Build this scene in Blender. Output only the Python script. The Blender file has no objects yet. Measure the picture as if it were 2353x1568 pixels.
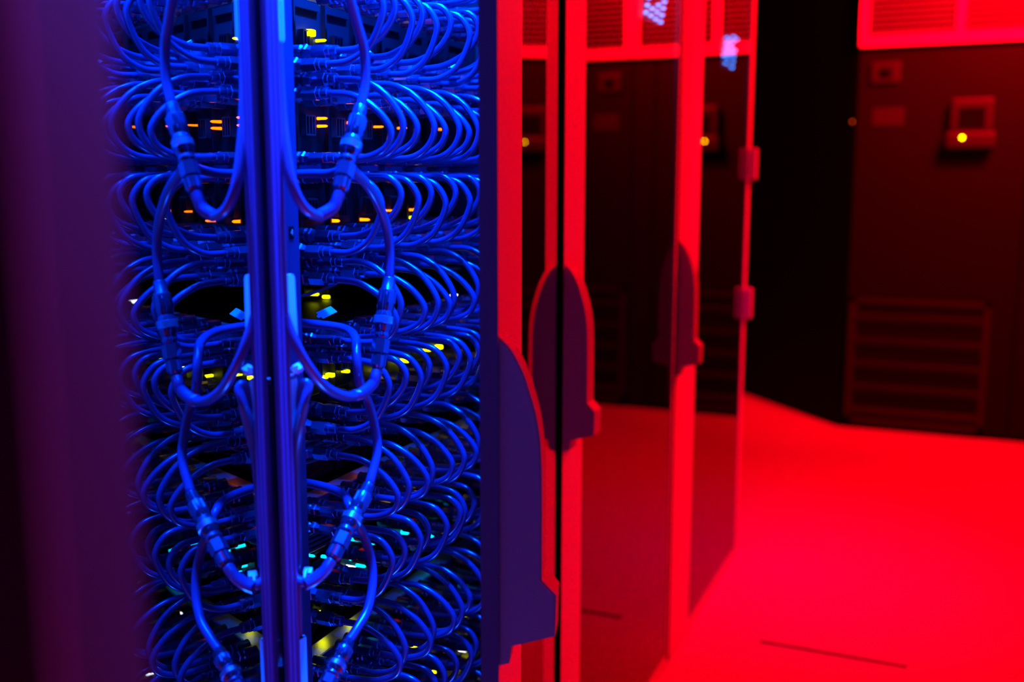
import bpy, bmesh, math, random
from mathutils import Vector, Matrix
random.seed(7)
S = bpy.context.scene
COL = S.collection
PI = math.pi

# ------------------------------------------------------------------ camera, world, exposure, lights
cd = bpy.data.cameras.new('camera'); cam = bpy.data.objects.new('camera', cd); COL.objects.link(cam)
cam.location = (0.593, 0.0, 1.157)
cam.rotation_euler = (math.radians(90 - 8.885), 0, math.radians(23.5))
cd.sensor_width = 36.0; cd.lens = 36.0 * 2386 / 2353
cd.clip_start = 0.02; cd.clip_end = 50
cd.dof.use_dof = True; cd.dof.focus_distance = 1.17; cd.dof.aperture_fstop = 2.65
cd.dof.aperture_blades = 9
S.camera = cam

wd = bpy.data.worlds.new('world'); S.world = wd; wd.use_nodes = True
wd.node_tree.nodes['Background'].inputs[0].default_value = (0.02, 0.0, 0.03, 1)
wd.node_tree.nodes['Background'].inputs[1].default_value = 0.01
S.view_settings.view_transform = 'Standard'; S.view_settings.look = 'None'
S.view_settings.exposure = 0.0; S.view_settings.gamma = 1.0; S.view_settings.use_curve_mapping = False
S.cycles.max_bounces = 8; S.cycles.transparent_max_bounces = 12; S.cycles.glossy_bounces = 5
S.cycles.caustics_reflective = True; S.cycles.caustics_refractive = False

def area(name, loc, target, size, power, color, spread=PI, size_y=None):
    l = bpy.data.lights.new(name, 'AREA'); l.energy = power; l.color = color; l.size = size
    if size_y: l.shape = 'RECTANGLE'; l.size_y = size_y
    l.spread = spread
    o = bpy.data.objects.new(name, l); COL.objects.link(o); o.location = loc
    o.rotation_euler = (Vector(target) - Vector(loc)).to_track_quat('-Z', 'Y').to_euler()
    return o
BLUE = (0.0, 0.058, 1.0)
RED = (1.0, 0.0, 0.005)
area('blue_rack_light', (0.040, 1.13, 1.72), (0.04, 1.129, 1.15), 0.03, 100, BLUE, math.radians(140), 0.32)
area('blue_stage_light', (0.178, 0.838, 1.95), (0.03, 0.79, 1.0), 0.05, 32, BLUE, math.radians(70))
area('blue_low_fill', (0.165, 0.845, 0.12), (0.05, 0.78, .9), 0.05, 2, BLUE, math.radians(80))  # added unseen lamp, lifts the blue on the post from below
area('blue_floor_spill', (0.50, 2.2, 2.6), (0.15, 3.1, 0), 0.2, .2, (0.0, 0.0, 1.0), math.radians(34))
area('red_ceiling_light', (1.35, 3.4, 2.68), (0.45, 3.4, 0), 1.1, 330, RED, PI, 1.6)
area('red_grille_fill', (1.15, 3.9, 2.6), (0.7, 5.0, 2.1), 0.5, 110, RED, math.radians(100), 0.3)  # added lamp, brightens the grille bars and their reflections
area('blue_aisle_fill', (0.80, -0.45, 1.95), (-0.06, 0.80, 1.05), 0.12, .15, BLUE, math.radians(36))  # added weak fill from behind the camera, aimed at the post
area('red_aisle_fill', (1.5, 0.6, 2.6), (0.3, 1.4, 0.9), 0.6, .15, (1.0, 0.0, 0.10), math.radians(110))  # added weak fill for the frame of the left open door

# ------------------------------------------------------------------ materials
def nt(m):
    m.use_nodes = True; t = m.node_tree; return t, t.nodes['Principled BSDF']
def mat(name, col, rough=0.5, metal=0.0, spec=0.5, noise=0, bump=0, bscale=300, coat=0):
    m = bpy.data.materials.new(name); t, b = nt(m)
    b.inputs['Base Color'].default_value = (*col, 1); b.inputs['Roughness'].default_value = rough
    b.inputs['Metallic'].default_value = metal; b.inputs['Specular IOR Level'].default_value = spec
    b.inputs['Coat Weight'].default_value = coat
    if noise or bump:
        tc = t.nodes.new('ShaderNodeTexCoord'); n = t.nodes.new('ShaderNodeTexNoise'); n.inputs['Scale'].default_value = bscale
        t.links.new(tc.outputs['Object'], n.inputs['Vector'])
        if noise:
            r = t.nodes.new('ShaderNodeValToRGB')
            r.color_ramp.elements[0].position = .3; r.color_ramp.elements[1].position = .7
            r.color_ramp.elements[0].color = (*[c * (1 - noise) for c in col], 1)
            r.color_ramp.elements[1].color = (*[min(1, c * (1 + noise)) for c in col], 1)
            t.links.new(n.outputs['Fac'], r.inputs[0]); t.links.new(r.outputs[0], b.inputs['Base Color'])
        if bump:
            bp = t.nodes.new('ShaderNodeBump'); bp.inputs['Strength'].default_value = bump; bp.inputs['Distance'].default_value = .001
            t.links.new(n.outputs['Fac'], bp.inputs['Height']); t.links.new(bp.outputs[0], b.inputs['Normal'])
    return m
def emit(name, col, strength):
    m = bpy.data.materials.new(name); m.use_nodes = True; t = m.node_tree; t.nodes.clear()
    e = t.nodes.new('ShaderNodeEmission'); o = t.nodes.new('ShaderNodeOutputMaterial')
    e.inputs[0].default_value = (*col, 1); e.inputs[1].default_value = strength
    t.links.new(e.outputs[0], o.inputs[0]); return m
def glass(name, tint, ior):
    m = bpy.data.materials.new(name); m.use_nodes = True; t = m.node_tree; t.nodes.clear()
    o = t.nodes.new('ShaderNodeOutputMaterial'); mx = t.nodes.new('ShaderNodeMixShader')
    fr = t.nodes.new('ShaderNodeFresnel'); fr.inputs['IOR'].default_value = ior
    tr = t.nodes.new('ShaderNodeBsdfTransparent'); tr.inputs[0].default_value = (*tint, 1)
    gl = t.nodes.new('ShaderNodeBsdfGlossy'); gl.inputs['Roughness'].default_value = 0.0; gl.inputs[0].default_value = (1, 1, 1, 1)
    ge = t.nodes.new('ShaderNodeNewGeometry'); mu = t.nodes.new('ShaderNodeMath'); mu.operation = 'SUBTRACT'; mu.use_clamp = True
    t.links.new(fr.outputs[0], mu.inputs[0]); t.links.new(ge.outputs['Backfacing'], mu.inputs[1])
    t.links.new(mu.outputs[0], mx.inputs[0]); t.links.new(tr.outputs[0], mx.inputs[1]); t.links.new(gl.outputs[0], mx.inputs[2])
    t.links.new(mx.outputs[0], o.inputs[0]); return m

M = dict(
    hose=mat('hose_rubber', (.095, .03, .11), .2, spec=1.0, noise=.05, bscale=60),
    bighose=mat('large_hose_rubber', (.13, .04, .15), .22, spec=.9),
    metal=mat('nickel_plated_metal', (.30, .17, .34), .16, metal=.9),
    steel=mat('brushed_steel', (.55, .55, .55), .3, metal=.85, bump=.1, bscale=700),
    darkmetal=mat('dark_coupling_metal', (.16, .10, .18), .26, metal=.8),
    rail=mat('painted_rail', (.06, .02, .07), .38, metal=.2, bump=.15, bscale=500),
    frame=mat('light_grey_door_paint', (.62, .62, .62), .45, bump=.2, bscale=900),
    doorzero=mat('dimmed_door_paint', (.012, .012, .02), .8, spec=.15),  # door paint darkened to stand for the faint light on this frame
    handle=mat('grey_handle_plastic', (.32, .32, .32), .5, bump=.2, bscale=600),
    seal=mat('grey_seal_rubber', (.14, .06, .24), .35, spec=.5),
    gasket=mat('black_gasket', (.002, .002, .002), .9, spec=.03),
    edge=mat('grey_door_edge', (.10, .10, .16), .5),
    cabinet=mat('black_cabinet_steel', (.012, .012, .012), .55),
    tray=mat('dark_tray_steel', (.006, .006, .008), .5, spec=.2),
    port=mat('black_port_plastic', (.03, .03, .035), .35),
    wire=mat('thin_black_cable', (.16, .10, .18), .22, spec=.8),
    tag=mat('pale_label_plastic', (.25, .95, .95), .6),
    tie=mat('white_nylon', (.85, .85, .85), .35),
    ink=mat('black_label', (.002, .002, .002), .6, spec=.05),
    num=mat('grey_print', (.30, .30, .30), .6),
    acpaint=mat('charcoal_panel_paint', (.003, .003, .003), .6, spec=.12, bump=.2, bscale=200),
    aclight=mat('light_grille_paint', (.75, .75, .75), .4),
    acgrille=mat('grey_filter_slat', (.17, .17, .17), .5),
    acvent=mat('vent_slat_paint', (.012, .012, .012), .5, spec=.3),
    plastic=mat('grey_controller_plastic', (.016, .016, .016), .5, spec=.25),
    wall=mat('black_wall_paint', (.0012, .0012, .0012), .9, spec=.1),
    ceiling=mat('dark_ceiling_paint', (.02, .02, .02), .9),
    glass=glass('tinted_door_glass', (.35, .35, .38), 1.62),
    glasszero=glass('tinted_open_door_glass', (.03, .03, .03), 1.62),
    yellow=emit('yellow_diode_tag_glow', (.75, .80, .0), 9),  # real diodes, and emission for label tags lit by them
    orange=emit('orange_diode', (1.0, .12, .0), 7),
    redled=emit('red_diode', (1.0, .02, .005), 3),
    cyan=emit('cyan_diode', (0, .6, 1.0), 5),
    white=emit('white_diode', (.8, .85, 1.0), 8),
    blueglow=emit('blue_glow', (.02, .25, 1.0), 45),  # emission standing in for blue lit fittings
    acled=emit('amber_controller_diode', (1.0, .42, .0), 45),
    darkred=emit('red_side_diode', (.5, .03, .0), 6),
)
def floor_mat():
    m = bpy.data.materials.new('speckled_vinyl_floor'); t, b = nt(m)
    tc = t.nodes.new('ShaderNodeTexCoord'); n = t.nodes.new('ShaderNodeTexNoise'); n.inputs['Scale'].default_value = 45; n.inputs['Detail'].default_value = 6
    n2 = t.nodes.new('ShaderNodeTexNoise'); n2.inputs['Scale'].default_value = 420
    t.links.new(tc.outputs['Object'], n.inputs['Vector']); t.links.new(tc.outputs['Object'], n2.inputs['Vector'])
    mx = t.nodes.new('ShaderNodeMix'); mx.data_type = 'FLOAT'; t.links.new(n.outputs['Fac'], mx.inputs[2]); t.links.new(n2.outputs['Fac'], mx.inputs[3])
    r = t.nodes.new('ShaderNodeValToRGB'); r.color_ramp.elements[0].position = .38; r.color_ramp.elements[1].position = .62
    r.color_ramp.elements[0].color = (.46, .46, .46, 1); r.color_ramp.elements[1].color = (.58, .58, .58, 1)
    t.links.new(mx.outputs[0], r.inputs[0]); t.links.new(r.outputs[0], b.inputs['Base Color'])
    b.inputs['Roughness'].default_value = .5
    return m
M['floor'] = floor_mat()
def knurl_mat():
    m = bpy.data.materials.new('knurled_metal'); t, b = nt(m)
    b.inputs['Base Color'].default_value = (.45, .35, .5, 1); b.inputs['Metallic'].default_value = .9; b.inputs['Roughness'].default_value = .3
    tc = t.nodes.new('ShaderNodeTexCoord'); ck = t.nodes.new('ShaderNodeTexChecker'); ck.inputs['Scale'].default_value = 900
    mp = t.nodes.new('ShaderNodeMapping'); mp.inputs['Rotation'].default_value = (.6, .6, .785)
    t.links.new(tc.outputs['Object'], mp.inputs[0]); t.links.new(mp.outputs[0], ck.inputs[0])
    bp = t.nodes.new('ShaderNodeBump'); bp.inputs['Strength'].default_value = .7; bp.inputs['Distance'].default_value = .0005
    t.links.new(ck.outputs['Fac'], bp.inputs['Height']); t.links.new(bp.outputs[0], b.inputs['Normal'])
    return m
M['knurl'] = knurl_mat()

# ------------------------------------------------------------------ helpers
def obj(name, bm, m, parent=None, smooth=False, loc=None):
    me = bpy.data.meshes.new(name)
    if smooth:
        for f in bm.faces: f.smooth = True
    bm.to_mesh(me); bm.free(); me.materials.append(m)
    o = bpy.data.objects.new(name, me); COL.objects.link(o)
    if parent: o.parent = parent
    if loc: o.location = loc
    return o
def thing(name, label, cat, loc=(0, 0, 0), rotz=0, group=None):
    o = bpy.data.objects.new(name, None); COL.objects.link(o); o.empty_display_size = .02
    o.location = loc; o.rotation_euler = (0, 0, rotz); tag(o, label, cat, group); return o
def tag(o, label, cat, group=None):
    o['label'] = label; o['category'] = cat
    if group: o['group'] = group
    return o
def struct(name, bm, m):
    o = obj(name, bm, m); o['kind'] = 'structure'; return o
def box(bm, x0, x1, y0, y1, z0, z1, bev=0, mtx=None):
    g = bmesh.ops.create_cube(bm, size=1)
    vs = g['verts']
    for v in vs:
        v.co = Vector(((x0 + x1) / 2 + v.co.x * (x1 - x0), (y0 + y1) / 2 + v.co.y * (y1 - y0), (z0 + z1) / 2 + v.co.z * (z1 - z0)))
    es = list({e for v in vs for e in v.link_edges})
    if bev:
        r = bmesh.ops.bevel(bm, geom=es, offset=bev, segments=2, affect='EDGES', profile=.6)
        vs = list({v for f in r['faces'] for v in f.verts} | {v for v in vs if v.is_valid})
    if mtx:
        for v in vs: v.co = mtx @ v.co
    return bm
def B(*a, **k): return box(bmesh.new(), *a, **k)
def lathe(bm, prof, org=Vector((0, 0, 0)), axis=Vector((1, 0, 0)), n=16, ripple=0, rot=0):
    """prof: list of (distance along axis, radius)"""
    axis = axis.normalized(); q = axis.to_track_quat('Z', 'X')
    rings = []
    for d, r in prof:
        ring = []
        for i in range(n):
            a = 2 * PI * i / n + rot
            rr = r * (1 + (ripple if i % 2 else 0))
            ring.append(bm.verts.new(org + q @ Vector((rr * math.cos(a), rr * math.sin(a), d))))
        rings.append(ring)
    for a, b in zip(rings, rings[1:]):
        for i in range(n): bm.faces.new((a[i], a[(i + 1) % n], b[(i + 1) % n], b[i]))
    bm.faces.new(rings[0][::-1]); bm.faces.new(rings[-1])
    return bm
def spline(pts, sub=6):
    pts = [Vector(p) for p in pts]; out = []
    P = [pts[0] * 2 - pts[1]] + pts + [pts[-1] * 2 - pts[-2]]
    for i in range(1, len(P) - 2):
        a, b, c, d = P[i - 1:i + 3]
        for s in range(sub):
            t = s / sub
            out.append(.5 * ((2 * b) + (c - a) * t + (2 * a - 5 * b + 4 * c - d) * t * t + (3 * b - a - 3 * c + d) * t ** 3))
    out.append(pts[-1]); return out
def tube(bm, path, r, n=10, rib=0, ribstep=0):
    path = [Vector(p) for p in path]
    if rib:  # resample finely for ribs
        L = [0]
        for a, b in zip(path, path[1:]): L.append(L[-1] + (b - a).length)
        new = []; d = 0; j = 0
        while d < L[-1]:
            while L[j + 1] < d: j += 1
            t = (d - L[j]) / max(1e-9, L[j + 1] - L[j]); new.append(path[j].lerp(path[j + 1], t)); d += ribstep / 2
        path = new
    rings = []; up = None
    for i, p in enumerate(path):
        t = (path[min(i + 1, len(path) - 1)] - path[max(i - 1, 0)]).normalized()
        if up is None:
            up = t.orthogonal().normalized()
        up = (up - t * up.dot(t)).normalized(); s = t.cross(up)
        rr = (r(i / (len(path) - 1)) if callable(r) else r) + (rib if (rib and i % 2) else 0)
        rings.append([bm.verts.new(p + (up * math.cos(2 * PI * k / n) + s * math.sin(2 * PI * k / n)) * rr) for k in range(n)])
    for a, b in zip(rings, rings[1:]):
        for i in range(n): bm.faces.new((a[i], a[(i + 1) % n], b[(i + 1) % n], b[i]))
    bm.faces.new(rings[0][::-1]); bm.faces.new(rings[-1])
    return bm
def copy_tree(root, loc):
    r = root.copy(); COL.objects.link(r); r.location = loc
    for ch in list(root.children):
        c = ch.copy(); COL.objects.link(c); c.parent = r
        for g in list(ch.children):
            d = g.copy(); COL.objects.link(d); d.parent = c
    return r
ORD = ['first', 'second', 'third', 'fourth', 'fifth', 'sixth', 'seventh', 'eighth', 'ninth', 'tenth']

# ------------------------------------------------------------------ room
struct('floor', B(-1.6, 3.2, -2.0, 7.0, -.05, 0), M['floor'])
bm = bmesh.new()
struct('ceiling', B(-1.6, 3.2, -2.0, 7.0, 2.8, 2.85), M['ceiling'])
struct('wall_left', B(-1.65, -1.6, -2.0, 7.0, 0, 2.8), M['wall'])
struct('wall_right', B(3.2, 3.25, -2.0, 7.0, 0, 2.8), M['wall'])
struct('wall_back', B(-1.6, 3.2, 6.0, 6.05, 0, 2.8), M['wall'])
struct('wall_front', B(-1.6, 3.2, -2.05, -2.0, 0, 2.8), M['wall'])
p = bmesh.new(); vs = []
for z in (0, 2.79):
    for x, y in ((.098, 5.0), (-.46, 5.60), (-1.55, 5.99), (.098, 5.99)): vs.append(p.verts.new((x, y, z)))
p.faces.new(vs[:4]); p.faces.new(vs[4:][::-1])
for i in range(4): p.faces.new((vs[i], vs[i + 4], vs[(i + 1) % 4 + 4], vs[(i + 1) % 4]))
struct('shadow_block', p, M['wall'])  # black block standing in for the floor lying in shadow
struct('trim_1', B(.18, .53, 2.515, 2.527, .0, .0015), M['gasket'])

# ------------------------------------------------------------------ server racks with glass doors
def handle_parts(parent, y0, z0, out=1):
    """handle bolted to a door face at local x = 0, sticking out along +x; y0 its near side"""
    prof = [(0, .004), (.0110, -.007), (.0200, -.023), (.0266, -.040), (.0355, -.073), (.0395, -.116), (.040, -.222), (.0535, -.236),
            (.0525, -.276), (.012, -.288), (.010, -.305), (0, -.308)]
    prof2 = []
    sm = spline([(a, 0, b) for a, b in prof[:7]], 5)
    pts = [(v.x, v.z) for v in sm] + prof[7:]
    w = .036
    bm = bmesh.new()
    A = [bm.verts.new((x, y0, z0 + z)) for x, z in pts]; Bv = [bm.verts.new((x, y0 + w, z0 + z)) for x, z in pts]
    bm.faces.new(A); bm.faces.new(Bv[::-1])
    for i in range(len(pts)):
        j = (i + 1) % len(pts); bm.faces.new((A[j], A[i], Bv[i], Bv[j]))
    bmesh.ops.recalc_face_normals(bm, faces=bm.faces)
    es = [e for e in bm.edges if len(e.link_faces) == 2 and abs(e.verts[0].co.y - e.verts[1].co.y) < 1e-6]
    bmesh.ops.bevel(bm, geom=es, offset=.0018, segments=2, affect='EDGES')
    return obj('door_handle', bm, M['handle'], parent)

def make_rack(y0, y1, label, door_rot, near, far, clips=False, hside=.012, hz=1.015, framemat='frame', glassmat='glass', z_top=2.05, standoff=0.0):
    """rack whose front plane is x=0; door hinged on its far side y1; door_rot opens it towards +x"""
    r = thing('server_rack', label, 'server rack', (0, (y0 + y1) / 2, 0))
    h = (y1 - y0) / 2; xb = -1.05
    b = bmesh.new()
    box(b, xb, -.02, -h + .003, -h + .013, .0, 2.1); box(b, xb, -.02, h - .013, h - .003, .0, 2.1)
    obj('side_panel', b, M['cabinet'], r)
    obj('top_panel', B(xb, -.02, -h + .014, h - .014, 2.085, 2.1), M['cabinet'], r)
    obj('back_panel', B(xb - .012, xb, -h + .003, h - .003, 0, 2.1), M['cabinet'], r)
    obj('base', B(xb, -.03, -h + .014, h - .014, .0, .05), M['cabinet'], r)
    # door: local origin at the hinge
    w = (y1 - y0) - .004
    d = bmesh.new(); t = .014
    box(d, -t, 0, -w, -w + near, .015, z_top, bev=.0012)
    box(d, -t, 0, -far, 0, .015, z_top, bev=.0012)
    box(d, -t, -.001, -w + near, -far, z_top - .05, z_top); box(d, -t, -.001, -w + near, -far, .015, .03)
    door = obj('glass_door', d, M[framemat], r, loc=(standoff, h - .002, 0)); door.rotation_euler = (0, 0, door_rot)
    obj('glass_pane', B(-.008, -.002, -w + near, -far, .03, z_top - .05), M[glassmat], door)
    e = B(-t - .002, .0005, -w - .004, -w - .0003, .015, z_top)
    if not door_rot: box(e, .0004, .003, -w - .004, -w + .0005, .015, z_top)
    obj('edge_strip', e, M['edge' if door_rot else 'gasket'], door)
    if door_rot: obj('hinge_gasket', B(-t - .001, .0010, -.0068, .0005, .015, z_top), M['gasket'], door)
    handle_parts(door, -w + hside, hz)
    if clips:
        for z in (1.20, .79): obj('hinge_clip', B(.0005, .022, -.03, -.006, z - .045, z + .045, bev=.004), M['frame'], door)
    return r
D = .593
H = [0.796, 1.565, 2.297, 3.125]
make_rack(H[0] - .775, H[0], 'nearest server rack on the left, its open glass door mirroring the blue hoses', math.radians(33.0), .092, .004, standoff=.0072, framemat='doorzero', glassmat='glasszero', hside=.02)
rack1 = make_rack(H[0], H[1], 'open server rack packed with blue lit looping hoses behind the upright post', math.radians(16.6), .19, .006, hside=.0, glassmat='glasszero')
make_rack(H[1], H[2], 'closed glass fronted server rack with red lit frame, beside the open door', 0, .105, .012, hz=1.015)
make_rack(H[2], H[3], 'farthest closed server rack at the end of the row beside the red floor', 0, .20, .035, clips=True, hz=1.015, hside=.012)

# mounting rails of the open rack (inside, in rack-local coordinates)
yc = (H[0] + H[1]) / 2
def rail(y0, y1, x, nums):
    b = bmesh.new()
    box(b, x - .003, x, y0 - yc, y1 - yc, .05, 2.05)
    box(b, x - .05, x - .003, y0 - yc, y0 + .003 - yc, .05, 2.05)
    box(b, x + .0, x + .0035, y0 - yc, y0 + .0035 - yc, .05, 2.05)
    o = obj('mounting_rail', b, M['rail'], rack1)
    for y, z, ch in nums:
        obj('number_label', B(x + .0002, x + .0007, y - .0038 - yc, y + .0038 - yc, z - .0062, z + .0062), M['ink'], o)
        c = bpy.data.curves.new('numeral_text', 'FONT'); c.body = ch; c.size = .0085; c.extrude = .0001; c.align_x = 'CENTER'; c.align_y = 'CENTER'
        tmp = bpy.data.objects.new('numeral_text', c); COL.objects.link(tmp); bpy.context.view_layer.update()
        me = bpy.data.meshes.new_from_object(tmp.evaluated_get(bpy.context.evaluated_depsgraph_get())); bpy.data.objects.remove(tmp)
        q = bpy.data.objects.new('numeral', me); COL.objects.link(q); q.parent = o; q.location = (x + .0011, y - yc, z)
        q.rotation_euler = (PI / 2, 0, PI / 2); me.materials.clear(); me.materials.append(M['num'])
    return o
rail(.841, .868, -.016, [(.8475, 1.2725, '8'), (.855, 1.1045, '4'), (.862, .925, '6')])
rail(1.455, 1.48, -.016, [])

# ------------------------------------------------------------------ server trays
NCOL = 7
Y0c = .953; PITCH = .0638
ZC = {k: 1.157 + .012 + .193 * k for k in range(-4, 2)}
TRNAME = ['topmost', 'second', 'third', 'fourth', 'fifth', 'sixth', 'seventh', 'eighth', 'ninth', 'tenth', 'eleventh', 'lowest']
# diodes and glowing lit tags on each tray face: (colour, y, height above the tray centre, size)
LEDS = {
    (1, 1): [('yellow', 1.05, 0.007, 0.0097), ('yellow', 1.069, 0.001, 0.0027)],
    (0, 1): [('orange', 1.088, -0.018, 0.0033), ('orange', 1.158, -0.019, 0.0029), ('orange', 1.29, -0.01, 0.0037), ('orange', 1.217, -0.009, 0.0018), ('yellow', 1.29, -0.021, 0.0037)],
    (0, 0): [('orange', 1.067, 0.007, 0.0027), ('orange', 1.067, -0.002, 0.0027), ('orange', 1.133, 0.005, 0.0028), ('orange', 1.133, -0.003, 0.0028), ('orange', 1.197, 0.003, 0.0018), ('orange', 1.37, 0.007, 0.0019), ('orange', 1.259, 0.004, 0.0018)],
    (-1, 1): [('yellow', 1.072, -0.015, 0.0055), ('yellow', 1.058, -0.015, 0.0038), ('yellow', 1.107, -0.016, 0.0039), ('yellow', 1.257, -0.028, 0.0086), ('yellow', 1.328, -0.02, 0.0077), ('yellow', 1.363, -0.023, 0.0059), ('yellow', 1.269, -0.04, 0.0037), ('yellow', 1.186, -0.029, 0.0035), ('white', 1.428, -0.045, 0.0027), ('white', 1.415, 0.049, 0.0033), ('white', 1.223, -0.046, 0.0018)],
    (-1, 0): [('yellow', 1.296, -0.041, 0.0027), ('yellow', 1.33, -0.049, 0.0034)],
    (-2, 1): [('orange', 1.289, -0.035, 0.0026), ('redled', 1.131, 0.023, 0.0023), ('redled', 1.065, 0.021, 0.0023), ('redled', 1.131, 0.022, 0.0029), ('redled', 1.337, -0.003, 0.002), ('redled', 1.264, 0.022, 0.0025), ('cyan', 1.014, -0.036, 0.0028), ('cyan', 1.035, 0.015, 0.0022)],
    (-2, 0): [('orange', 1.131, -0.011, 0.0029), ('orange', 1.063, -0.016, 0.0028), ('white', 1.451, 0.008, 0.0035)],
    (-3, 1): [('white', 1.302, -0.007, 0.002)],
    (-3, 0): [('yellow', 1.104, -0.023, 0.0048), ('yellow', 1.039, -0.025, 0.0052), ('redled', 1.08, 0.017, 0.0023), ('redled', 1.225, 0.038, 0.0025), ('redled', 1.219, 0.041, 0.0025), ('cyan', 1.252, 0.013, 0.0058), ('cyan', 1.16, 0.028, 0.0043), ('cyan', 1.114, 0.02, 0.0036), ('cyan', 1.049, 0.046, 0.0034), ('cyan', 1.129, 0.006, 0.003), ('cyan', 1.294, -0.009, 0.0033), ('cyan', 1.327, -0.017, 0.0034), ('cyan', 1.117, 0.046, 0.003), ('white', 1.105, 0.014, 0.0012)],
    (-4, 1): [('white', 1.433, 0.045, 0.0045)],
    (-4, 0): [('yellow', 1.424, 0.011, 0.0066), ('yellow', 1.443, -0.005, 0.0059), ('yellow', 1.281, -0.015, 0.0069), ('yellow', 1.276, 0.023, 0.0061), ('yellow', 1.366, 0.0, 0.005), ('yellow', 1.329, -0.045, 0.005), ('white', 1.37, 0.033, 0.0035), ('white', 1.2, 0.041, 0.0019)],
}
ti = 0
for k in range(1, -5, -1):
    for half in (0, 1):
        zc = ZC[k] + (.052 if half == 0 else -.045)
        deep = (k, half) in ((1, 0), (-1, 0))
        xf = -.30 if deep else -.125
        t = thing('server_tray', 'dark server tray, %s of the stack from the top, behind the looping hoses' % TRNAME[ti], 'server tray',
                  (xf, yc, zc), 0, 'server trays stacked in the open rack')
        ti += 1
        h = .044
        b = bmesh.new()
        box(b, -.5, 0, -.295, .33, -h, h)
        for i in range(9):
            y = -.29 + i * .0638
            box(b, 0, .004, y + .006, y + .056, -h + .004, -h + .010); box(b, 0, .004, y + .006, y + .056, h - .010, h - .004)
            box(b, 0, .006, y, y + .003, -h, h)
        obj('tray_face', b, M['tray'], t)
        for i in range(8):
            y = -.275 + i * .0638
            pb = bmesh.new()
            box(pb, .0005, .008, y, y + .020, -.014, -.012); box(pb, .0005, .008, y, y + .020, .008, .010)
            for q in range(4): box(pb, .0005, .008, y + q * .0061, y + q * .0061 + .0016, -.012, .008)
            obj('network_port', pb, M['port'], t)
        for kind, ly, lz, ls in LEDS.get((k, half), []):
            ly -= yc; q = ls * .62
            if kind in ('yellow', 'cyan') and ls > .003:  # larger yellow boxes are lit label tags, their light put in as emission
                obj('tray_glow', B(.001, .011, ly - q, ly + q * .8, lz - q * .6, lz + q * .7, bev=q * .3), M[kind], t)
            else:
                obj('tray_glow', lathe(bmesh.new(), [(0, q), (.012, q * .85), (.014, q * .3)], Vector((.001, ly, lz)), n=10), M[kind], t)

# ------------------------------------------------------------------ manifold bars
MB_NAMES = ['topmost', 'second', 'third', 'fourth', 'fifth', 'lowest']
mi = 0
for k in range(1, -5, -1):
    z = ZC[k]
    b = bmesh.new(); box(b, -.105, -.078, -.33 + .04, .30, -.006, .006, bev=.001)
    t = thing('coolant_manifold', '%s horizontal coolant manifold bar behind the hose fittings' % MB_NAMES[mi], 'coolant manifold', (0, yc, z), 0, 'horizontal coolant manifold bars')
    mi += 1
    obj('manifold_bar', b, M['steel'], t)
    obj('mounting_strip', B(-.0778, -.075, -.288, .298, -.009, .009), M['rail'], t)

# ------------------------------------------------------------------ looping coolant hoses
def fitting_bm(x0, small=False):
    """hex body and collar pointing +x that ends at x0"""
    b = bmesh.new(); s = .92 if small else 1.16
    lathe(b, [(-.030, .0062 * s), (-.0295, .0067 * s), (-.0125, .0067 * s), (-.012, .0062 * s)], Vector((x0, 0, 0)), n=6, rot=PI / 6)
    lathe(b, [(-.012, .0052 * s), (-.0115, .0058 * s), (-.0075, .0058 * s), (-.007, .005 * s), (-.005, .005 * s), (-.0045, .0054 * s), (.0005, .0052 * s), (.001, .0042 * s)], Vector((x0, 0, 0)), n=14)
    return b
def nut_bm(x0, small=False):
    b = bmesh.new(); s = .92 if small else 1.16
    lathe(b, [(-.041, .0062 * s), (-.040, .0078 * s), (-.037, .0078 * s), (-.0355, .0066 * s), (-.0302, .0055 * s)], Vector((x0, 0, 0)), n=6, rot=.2)
    return b
def body_bm(x0, l=.03, small=False):
    b = bmesh.new(); s = .92 if small else 1.16
    lathe(b, [(-.041 - l, .0062 * s), (-.040 - l, .0075 * s), (-.06, .0075 * s), (-.059, .0068 * s), (-.055, .0068 * s), (-.0545, .0076 * s), (-.0435, .0074 * s), (-.0415, .006 * s)], Vector((x0, 0, 0)), n=16)
    return b
UP_A = [(-.02, .092), (.008, .090), (.034, .076), (.052, .050), (.0485, .030), (.034, .016), (.014, .0105), (-.012, .010)]
UP_B = [(-.02, .076), (.006, .074), (.030, .061), (.046, .041), (.042, .024), (.026, .014), (.010, .0105), (-.014, .010)]
DN_A = [(-.02, -.073), (.004, -.071), (.028, -.060), (.043, -.042), (.045, -.026), (.034, -.013), (.014, -.0105), (-.012, -.010)]
DN_B = [(-.02, -.088), (.004, -.086), (.026, -.073), (.039, -.050), (.042, -.032), (.030, -.015), (.010, -.0105), (-.014, -.010)]
TYPES = {'UA': (UP_A, 0.0, 'upper outer'), 'UB': (UP_B, -.017, 'upper inner'), 'DA': (DN_A, .0, 'lower inner'), 'DB': (DN_B, -.021, 'lower outer')}
protos = {}
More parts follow.
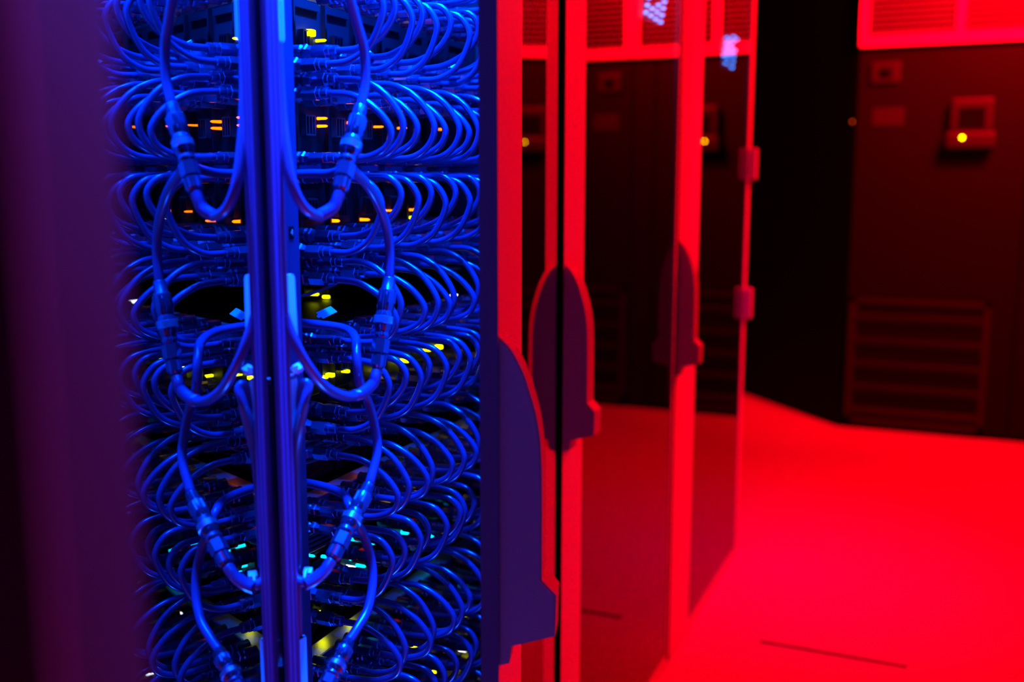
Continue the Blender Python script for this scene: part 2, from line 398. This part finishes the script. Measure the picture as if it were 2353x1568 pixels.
def make_hose(ty, var):
    pts, dy, nm = TYPES[ty]
    rr = random.Random(hash((ty == 'UA', ty == 'UB', ty == 'DA', var)))
    t = thing('coolant_hose', 'x', 'coolant hose')
    P = []
    zj = rr.uniform(-.004, .004); xj = rr.uniform(-.003, .006); yj = rr.uniform(-.004, .006)
    for i, (x, z) in enumerate(pts):
        w = math.sin(PI * i / (len(pts) - 1))
        P.append((x + xj * w, yj * w, z + zj * w))
    obj('hose_tube', tube(bmesh.new(), spline(P, 5), .0037, 12), M['hose'], t, True)
    z0 = pts[0][1]; z1 = pts[-1][1]
    for zz, xx, sm in ((z0, pts[0][0], False), (z1, pts[-1][0], True)):
        f = obj('hose_fitting', fitting_bm(xx, sm), M['metal'], t, False, (0, 0, zz))
        obj('lock_nut', nut_bm(xx, sm), M['darkmetal'], f)
        obj('coupling_body', body_bm(xx, .034 if not sm else .018, sm), M['darkmetal'], f)
    return t
for ty in TYPES:
    for v in range(3): protos[(ty, v)] = [make_hose(ty, v), False]
BANK = {1: 'topmost', 0: 'second', -1: 'third', -2: 'fourth', -3: 'fifth', -4: 'lowest'}
for k in range(1, -5, -1):
    for ty in TYPES:
        for c in range(NCOL):
            if k == 1 and ty in ('UA', 'UB') and c < 3: continue
            v = random.randrange(3); pr = protos[(ty, v)]
            y = Y0c + c * PITCH + TYPES[ty][1] + random.uniform(-.002, .002) + (.004 if c == 1 else 0)
            loc = (random.uniform(-.002, .002), y, ZC[k] + random.uniform(-.0008, .0008))
            if not pr[1]: o = pr[0]; o.location = loc; pr[1] = True
            else: o = copy_tree(pr[0], loc)
            o.rotation_euler = (0, 0, 0)
            o['label'] = '%s strand of looping hose in the %s bank, %s column from the post' % (TYPES[ty][2], BANK[k], ORD[c])
            o['group'] = '%s looping hoses in the %s bank of the open rack' % (TYPES[ty][2].split()[0], BANK[k])
for ty, v in list(protos):
    if not protos[(ty, v)][1]:
        o = protos[(ty, v)][0]
        for c in list(o.children):
            for g in list(c.children): bpy.data.objects.remove(g)
            bpy.data.objects.remove(c)
        bpy.data.objects.remove(o)

# ------------------------------------------------------------------ large supply hoses with couplings, in front of the loops
def coupling(t, a, b):
    a = Vector(a); b = Vector(b); ax = b - a; L = ax.length; s = L / .088
    def lt(prof, n=20, **k): return lathe(bmesh.new(), [(d * s, r) for d, r in prof], a, ax, n, **k)
    body = obj('coupling_body', lt([(-.002, .0048), (0, .0062), (.010, .0066), (.011, .0082), (.0125, .0086), (.030, .0088), (.031, .0080), (.033, .0080), (.034, .0088), (.036, .0088),
                                    (.037, .0092), (.050, .0092), (.051, .0078), (.054, .0078), (.055, .0084), (.058, .0080), (.059, .0066), (.066, .0066), (.067, .0052), (.088, .0052)]), M['metal'], t, False)
    for f in body.data.polygons: f.use_smooth = True
    obj('hex_nut', lt([(.013, .0086), (.0135, .0094), (.024, .0094), (.0245, .0086)], 6, rot=.3), M['metal'], t)
    obj('knurled_ring', lt([(.0375, .0092), (.038, .0102), (.0445, .0102), (.045, .0092)], 28), M['knurl'], t)
    obj('hex_nut', lt([(.0595, .007), (.060, .0088), (.073, .0088), (.0735, .007)], 6, rot=.1), M['metal'], t)
    obj('ridged_collar', lt([(.075, .0064), (.0755, .0072), (.0855, .0072), (.088, .0056)], 24, ripple=.07), M['metal'], t)
def bighose(name, label, segs, coup, r=.0047, rib=None, group='large supply hoses with metal couplings'):
    t = thing(name, label, 'coolant hose', coup[0] if coup else segs[0][0], 0, group)
    off = Vector(t.location)
    sh = lambda p: tuple(Vector(p) - off)
    for s in segs: obj('hose_tube', tube(bmesh.new(), spline([sh(p) for p in s], 8), r, 16), M['bighose'], t, True)
    if coup: coupling(t, sh(coup[0]), sh(coup[1]))
    if rib: obj('ribbed_sleeve', tube(bmesh.new(), spline([sh(p) for p in rib], 10), r + .0007, 16, .00035, .0011), M['bighose'], t, False)
    return t
X = .065
bighose('supply_hose', 'large hose with metal coupling at the top, curling under to the upright post',
        [[(.03, .86, 2.03), (.05, .845, 1.75), (X, .836, 1.45), (X, .836, 1.37), (X, .8395, 1.33), (X, .854, 1.3), (X, .866, 1.276), (X, .867, 1.247), (X, .858, 1.224)],
         [(X, .819, 1.146), (X, .806, 1.131), (X, .785, 1.1245), (.062, .766, 1.132), (.058, .755, 1.152), (.051, .757, 1.180), (.043, .764, 1.215), (.038, .769, 1.26), (.036, .7715, 1.32), (.036, .772, 1.42), (.036, .772, 2.03)]],
        ((X, .858, 1.224), (X, .819, 1.146)), rib=[(X, .818, 1.144), (X, .806, 1.131), (X, .785, 1.1245)])
bighose('supply_hose', 'large hose with metal coupling at mid height, sweeping under to the post',
        [[(-.10, .915, 1.160), (-.035, .912, 1.162), (.0, .90, 1.162), (.035, .872, 1.166), (.058, .842, 1.170), (X, .836, 1.168), (X, .845, 1.163), (X, .868, 1.15), (X, .887, 1.132), (X, .901, 1.11), (X, .907, 1.086), (X, .905, 1.058)],
         [(X, .879, .971), (X, .87, .957), (X, .848, .951), (.064, .822, .953), (.062, .792, .967), (.060, .770, .988), (.055, .758, 1.010), (.045, .754, 1.040), (.0365, .753, 1.08), (.0365, .753, 1.20), (.0365, .753, 2.03)]],
        ((X, .905, 1.058), (X, .879, .971)), rib=[(X, .878, .969), (X, .87, .957), (X, .848, .951), (.064, .836, .951)])
bighose('supply_hose', 'large hose with slanting metal coupling low down, tied to the post',
        [[(-.10, .925, 1.004), (-.03, .925, 1.003), (.0, .925, 1.0), (.03, .895, .996), (.045, .872, .982), (.047, .873, .957), (.050, .884, .934), (.056, .886, .909), (.062, .880, .885), (X, .858, .856)],
         [(X, .789, .803), (.062, .780, .794), (.058, .768, .789), (.052, .759, .789), (.043, .757, .794), (.036, .757, .800)]],
        ((X, .858, .856), (X, .789, .803)), rib=[(X, .788, .802), (.062, .780, .794), (.058, .768, .789), (.055, .756, .788)])
bighose('supply_hose', 'large hose with metal coupling at the bottom edge of the rack',
        [[(-.10, .905, .834), (-.03, .90, .834), (.015, .885, .834), (.036, .866, .830), (.044, .864, .815), (.048, .872, .798), (.054, .876, .773), (.060, .869, .75), (X, .850, .729), (X, .829, .717), (X, .814, .711)],
         [(X, .766, .678), (X, .755, .668), (.060, .748, .64), (.056, .744, .58)]],
        ((X, .814, .711), (X, .766, .678)))
bighose('doubled_over_hose', 'ribbed hose folded over in a narrow hairpin against the post',
        [[(.034, .775, .70), (.037, .772, .83), (.042, .766, .893), (.048, .768, .935), (.05, .775, .958), (.05, .7805, .9685), (.046, .781, .972), (.042, .778, .963), (.035, .772, .93), (.028, .768, .88), (.026, .768, .70)]],
        None, rib=[(.037, .772, .80), (.042, .766, .893), (.048, .768, .935), (.05, .774, .955)], group=None, r=.0045)
# ribbed seal strip fixed along the hinge side of the open glass door on the left
def seal_strip():
    b = bmesh.new(); y0, y1, x = .7372, .7565, .0470
    prof = [(y0, x)]; N = 3
    for r in range(N):
        for i in range(7):
            a = PI * i / 6; w = (y1 - y0) / N
            prof.append((y0 + w * (r + .5) - math.cos(a) * w * .46, x + .0012 + .0022 * math.sin(a)))
    prof += [(y1, x), (y1, x - .002), (y0, x - .002)]
    lo = [b.verts.new((p[1], p[0], .05)) for p in prof]; hi = [b.verts.new((p[1], p[0], 2.04)) for p in prof]
    n = len(prof)
    for i in range(n): b.faces.new((lo[i], lo[(i + 1) % n], hi[(i + 1) % n], hi[i]))
    b.faces.new(lo[::-1]); b.faces.new(hi)
    o = obj('ribbed_seal_strip', b, M['seal'])
    tag(o, 'smooth ribbed blue lit vertical strip running down beside the numbered post', 'seal strip')
seal_strip()

# cable ties and labels on the post
def zip_tie(label, loc, r, tilt):
    t = thing('cable_tie', label, 'cable tie', loc, 0, None); t.rotation_euler = tilt
    pts = [(0, r * math.cos(a), r * .8 * math.sin(a)) for a in [2 * PI * i / 24 for i in range(25)]]
    obj('tie_loop', tube(bmesh.new(), pts, .0012, 8), M['tie'], t, True)
    obj('tie_head', B(-.004, .004, r - .004, r + .0045, -.003, .003, bev=.001), M['tie'], t)
    return t
zip_tie('white cable tie holding the hose end against the post, near the bottom', (.050, .768, .789), .009, (0.3, 0, .4))
zip_tie('small white cable tie just above the pale folded label', (.042, .770, .985), .006, (0.2, .5, 0))
def label_plate(lab, x, y0, z0, y1, z1, w, top=False):
    b = bmesh.new()
    # gently leaning rounded plate
    n = 10; A = []
    def pt(u, v): return Vector((x, y0 + (y1 - y0) * v + u * w, z0 + (z1 - z0) * v))
    rc = .0045; hh = abs(z1 - z0); out = []
    for cx, cz, a0 in ((w - rc, rc, -PI / 2), (w - rc, hh - rc, 0), (rc, hh - rc, PI / 2), (rc, rc, PI)):
        for i in range(6):
            a = a0 + i * PI / 10; out.append((cx + rc * math.cos(a), cz + rc * math.sin(a)))
    f = []; g = []
    for u, v in out:
        lean = (y0 - y1) * (v / hh)
        f.append(b.verts.new((x, y1 + lean + u, z1 + v))); g.append(b.verts.new((x - .0015, y1 + lean + u, z1 + v)))
    b.faces.new(f); b.faces.new(g[::-1])
    for i in range(len(f)): b.faces.new((f[i], g[i], g[(i + 1) % len(f)], f[(i + 1) % len(f)]))
    if top: box(b, x - .012, x, y0 + .002, y0 + w - .002, z0 - .0015, z0)
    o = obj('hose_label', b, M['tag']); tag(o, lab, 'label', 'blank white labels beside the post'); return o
label_plate('bright blank label with rounded corners beside the post at mid height', .044, .7585, 1.073, .7605, 1.010, .0155)
label_plate('blank folded label below the small cable tie', .042, .7575, .979, .7605, .925, .018, True)
label_plate('blank folded label at the bottom end of the post', .040, .761, .7275, .761, .655, .0185, True)
label_plate('narrow bright label at the very top of the post', .0465, .760, 1.37, .760, 1.272, .007)

# thin cables behind the loops
ci = 0
for k, z0 in ((1, .03), (-1, .055), (-2, .06), (-2, -.05), (-4, .05)):
    for i in range(5):
        b = bmesh.new(); pts = []
        deep = (k, z0 > 0) in ((1, True), (-1, True))
        ph = random.uniform(0, 6) if deep else k * 1.3
        for j in range(9):
            y = .87 + j * .072
            if deep: pts.append((-.128 - i * .022 + .005 * math.sin(j * .8 + ph), y, ZC[k] + z0 + i * .006 + .012 * math.sin(j * 1.1 + ph * 1.7)))
            else: pts.append((-.1045, y, ZC[k] + z0 + i * .0062 - .014 + .006 * math.sin(j * 1.1 + ph * 1.7)))
        tube(b, spline(pts, 5), .0022, 8)
        o = obj('thin_cable', b, M['wire'], None, True); ci += 1
        tag(o, 'thin black cable, %s from the bottom behind %s part of the %s loop bank' % (ORD[i], 'lower' if z0 < 0 else 'upper', BANK[k]), 'cable', 'thin cables behind the %s bank' % BANK[k])
# paper flags tied to fittings
for lab, (x, y, z), w, hh, ry in (('large bright paper flag far back in the topmost loops', (.0, 1.180, 1.295), .032, .012, .25),
                              ('small bright paper flag on a fitting in the topmost bank', (-.03, 1.025, 1.300), .012, .014, -.5),
                              ('pale paper flag lying among the thin cables behind the post', (-.045, .957, 1.012), .034, .010, .15)):
    b = bmesh.new(); box(b, -.0004, .0004, -w / 2, w / 2, -hh / 2, hh / 2)
    box(b, -.0012, .0012, -w / 2 - .004, -w / 2, -.0015, .0015)
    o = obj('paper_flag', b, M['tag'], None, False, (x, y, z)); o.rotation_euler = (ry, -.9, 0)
    tag(o, lab, 'label')

# blue diode boards, added to stand in for blue lit fittings behind the closed glass
def glow_board(lab, y, z, ny, nz, s, tilt):
    t = thing('blue_glow_board', lab, 'glow board', (-.0185, y, z), 0, None)
    obj('board', B(-.001, .0, -.01, ny * s * 2.4 + nz * s * .6, -.016, nz * s + .01), M['cabinet'], t)
    for i in range(ny):
        for j in range(nz):
            if random.random() < .25: continue
            obj('glow_dot', lathe(bmesh.new(), [(0, .0024), (.006, .0024), (.0075, .001)], Vector((0, i * s * 2.4 + j * s * .6, j * s - i * s * tilt)), n=8), M['blueglow'], t)
glow_board('cluster of glowing blue dots standing in for lit fittings high behind the middle glass door', 2.03, 1.485, 5, 6, .015, .10)
glow_board('cluster of glowing blue dots standing in for lit fittings high behind the farthest glass door', 2.78, 1.46, 4, 6, .016, .10)

# ------------------------------------------------------------------ air handling units at the end of the aisle
def ac_unit(x0, w, lab, led=True):
    y = 4.998
    t = thing('air_handler', lab, 'air handling unit', (x0, y, 0), 0, None)
    obj('cabinet_body', B(0, w, .0, .85, .02, 2.25, bev=.004), M['acpaint'], t)
    b = bmesh.new(); zb = 1.734; zt = 2.25
    box(b, 0, w, -.03, 0, zb, zb + .045, bev=.003); box(b, 0, w, -.03, 0, zt - .045, zt, bev=.003)
    for a in (0, w / 2 - .017, w - .034): box(b, a, a + .034, -.03, 0, zb + .045, zt - .045)
    obj('grille_frame', b, M['aclight'], t)
    for a in (.034, w / 2 + .017):
        b = bmesh.new(); ww = w / 2 - .051
        z = zb + .05
        while z < zt - .06:
            box(b, a, a + ww, -.016, -.004, z, z + .008); z += .026
        obj('filter_slats', b, M['acgrille'], t)
    b = bmesh.new(); box(b, w * .86, w * .86 + .006, -.004, 0, .03, zb - .02); obj('panel_seam', b, M['gasket'], t)
    # lower return vent
    vx0, vx1, vz0, vz1 = .012, .605, .03, .615
    b = bmesh.new()
    box(b, vx0, vx1, -.012, 0, vz1 - .02, vz1); box(b, vx0, vx1, -.012, 0, vz0, vz0 + .03)
    box(b, vx0, vx0 + .03, -.012, 0, vz0, vz1); box(b, vx1 - .025, vx1, -.012, 0, vz0, vz1)
    obj('vent_frame', b, M['acvent'], t)
    for i in range(5):
        z = vz0 + .055 + i * .108
        m = Matrix.Translation((0, -.012, z)) @ Matrix.Rotation(math.radians(-52), 4, 'X')
        b = bmesh.new(); box(b, vx0 + .03, vx1 - .028, -.032, .032, -.003, .003, mtx=m)
        obj('vent_slat', b, M['acvent'], t)
    # controller, switch, name plate
    c = bmesh.new(); cx = .475
    box(c, cx - .085, cx + .085, -.05, -.001, 1.42 - .06, 1.50, bev=.012); box(c, cx - .10, cx + .10, -.075, -.001, 1.285, 1.36, bev=.018)
    ctrl = obj('control_panel', c, M['plastic'], t)
    obj('display_screen', B(cx - .052, cx + .055, -.053, -.05, 1.375, 1.46), M['ink'], ctrl)
    if led: obj('indicator_light', lathe(bmesh.new(), [(0, .0045), (.003, .004), (.004, .001)], Vector((cx - .032, -.076, 1.331)), Vector((0, -1, 0)), n=12), M['acled'], ctrl)
    sw = obj('rotary_switch', B(.053, .175, -.018, -.001, 1.575, 1.668, bev=.008), M['plastic'], t)
    obj('switch_knob', B(.09, .14, -.026, -.018, 1.60, 1.64, bev=.004), M['ink'], sw)
    obj('name_plate', B(.065, .20, -.006, -.001, 1.39, 1.468, bev=.003), M['plastic'], t)
    return t
ac_unit(.112, .818, 'tall charcoal air handling unit with glowing amber indicator at the aisle end')
ac_unit(.934, .818, 'second charcoal air handling unit, seen mirrored in the glass doors', False)
o = obj('side_indicator_light', lathe(bmesh.new(), [(0, .004), (.003, .0035), (.004, .001)], Vector((.096, 4.985, 1.411)), Vector((0, -1, 0)), n=10), M['darkred'])
tag(o, 'dim red pilot light on the black shadow block left of the air handling unit', 'indicator light')
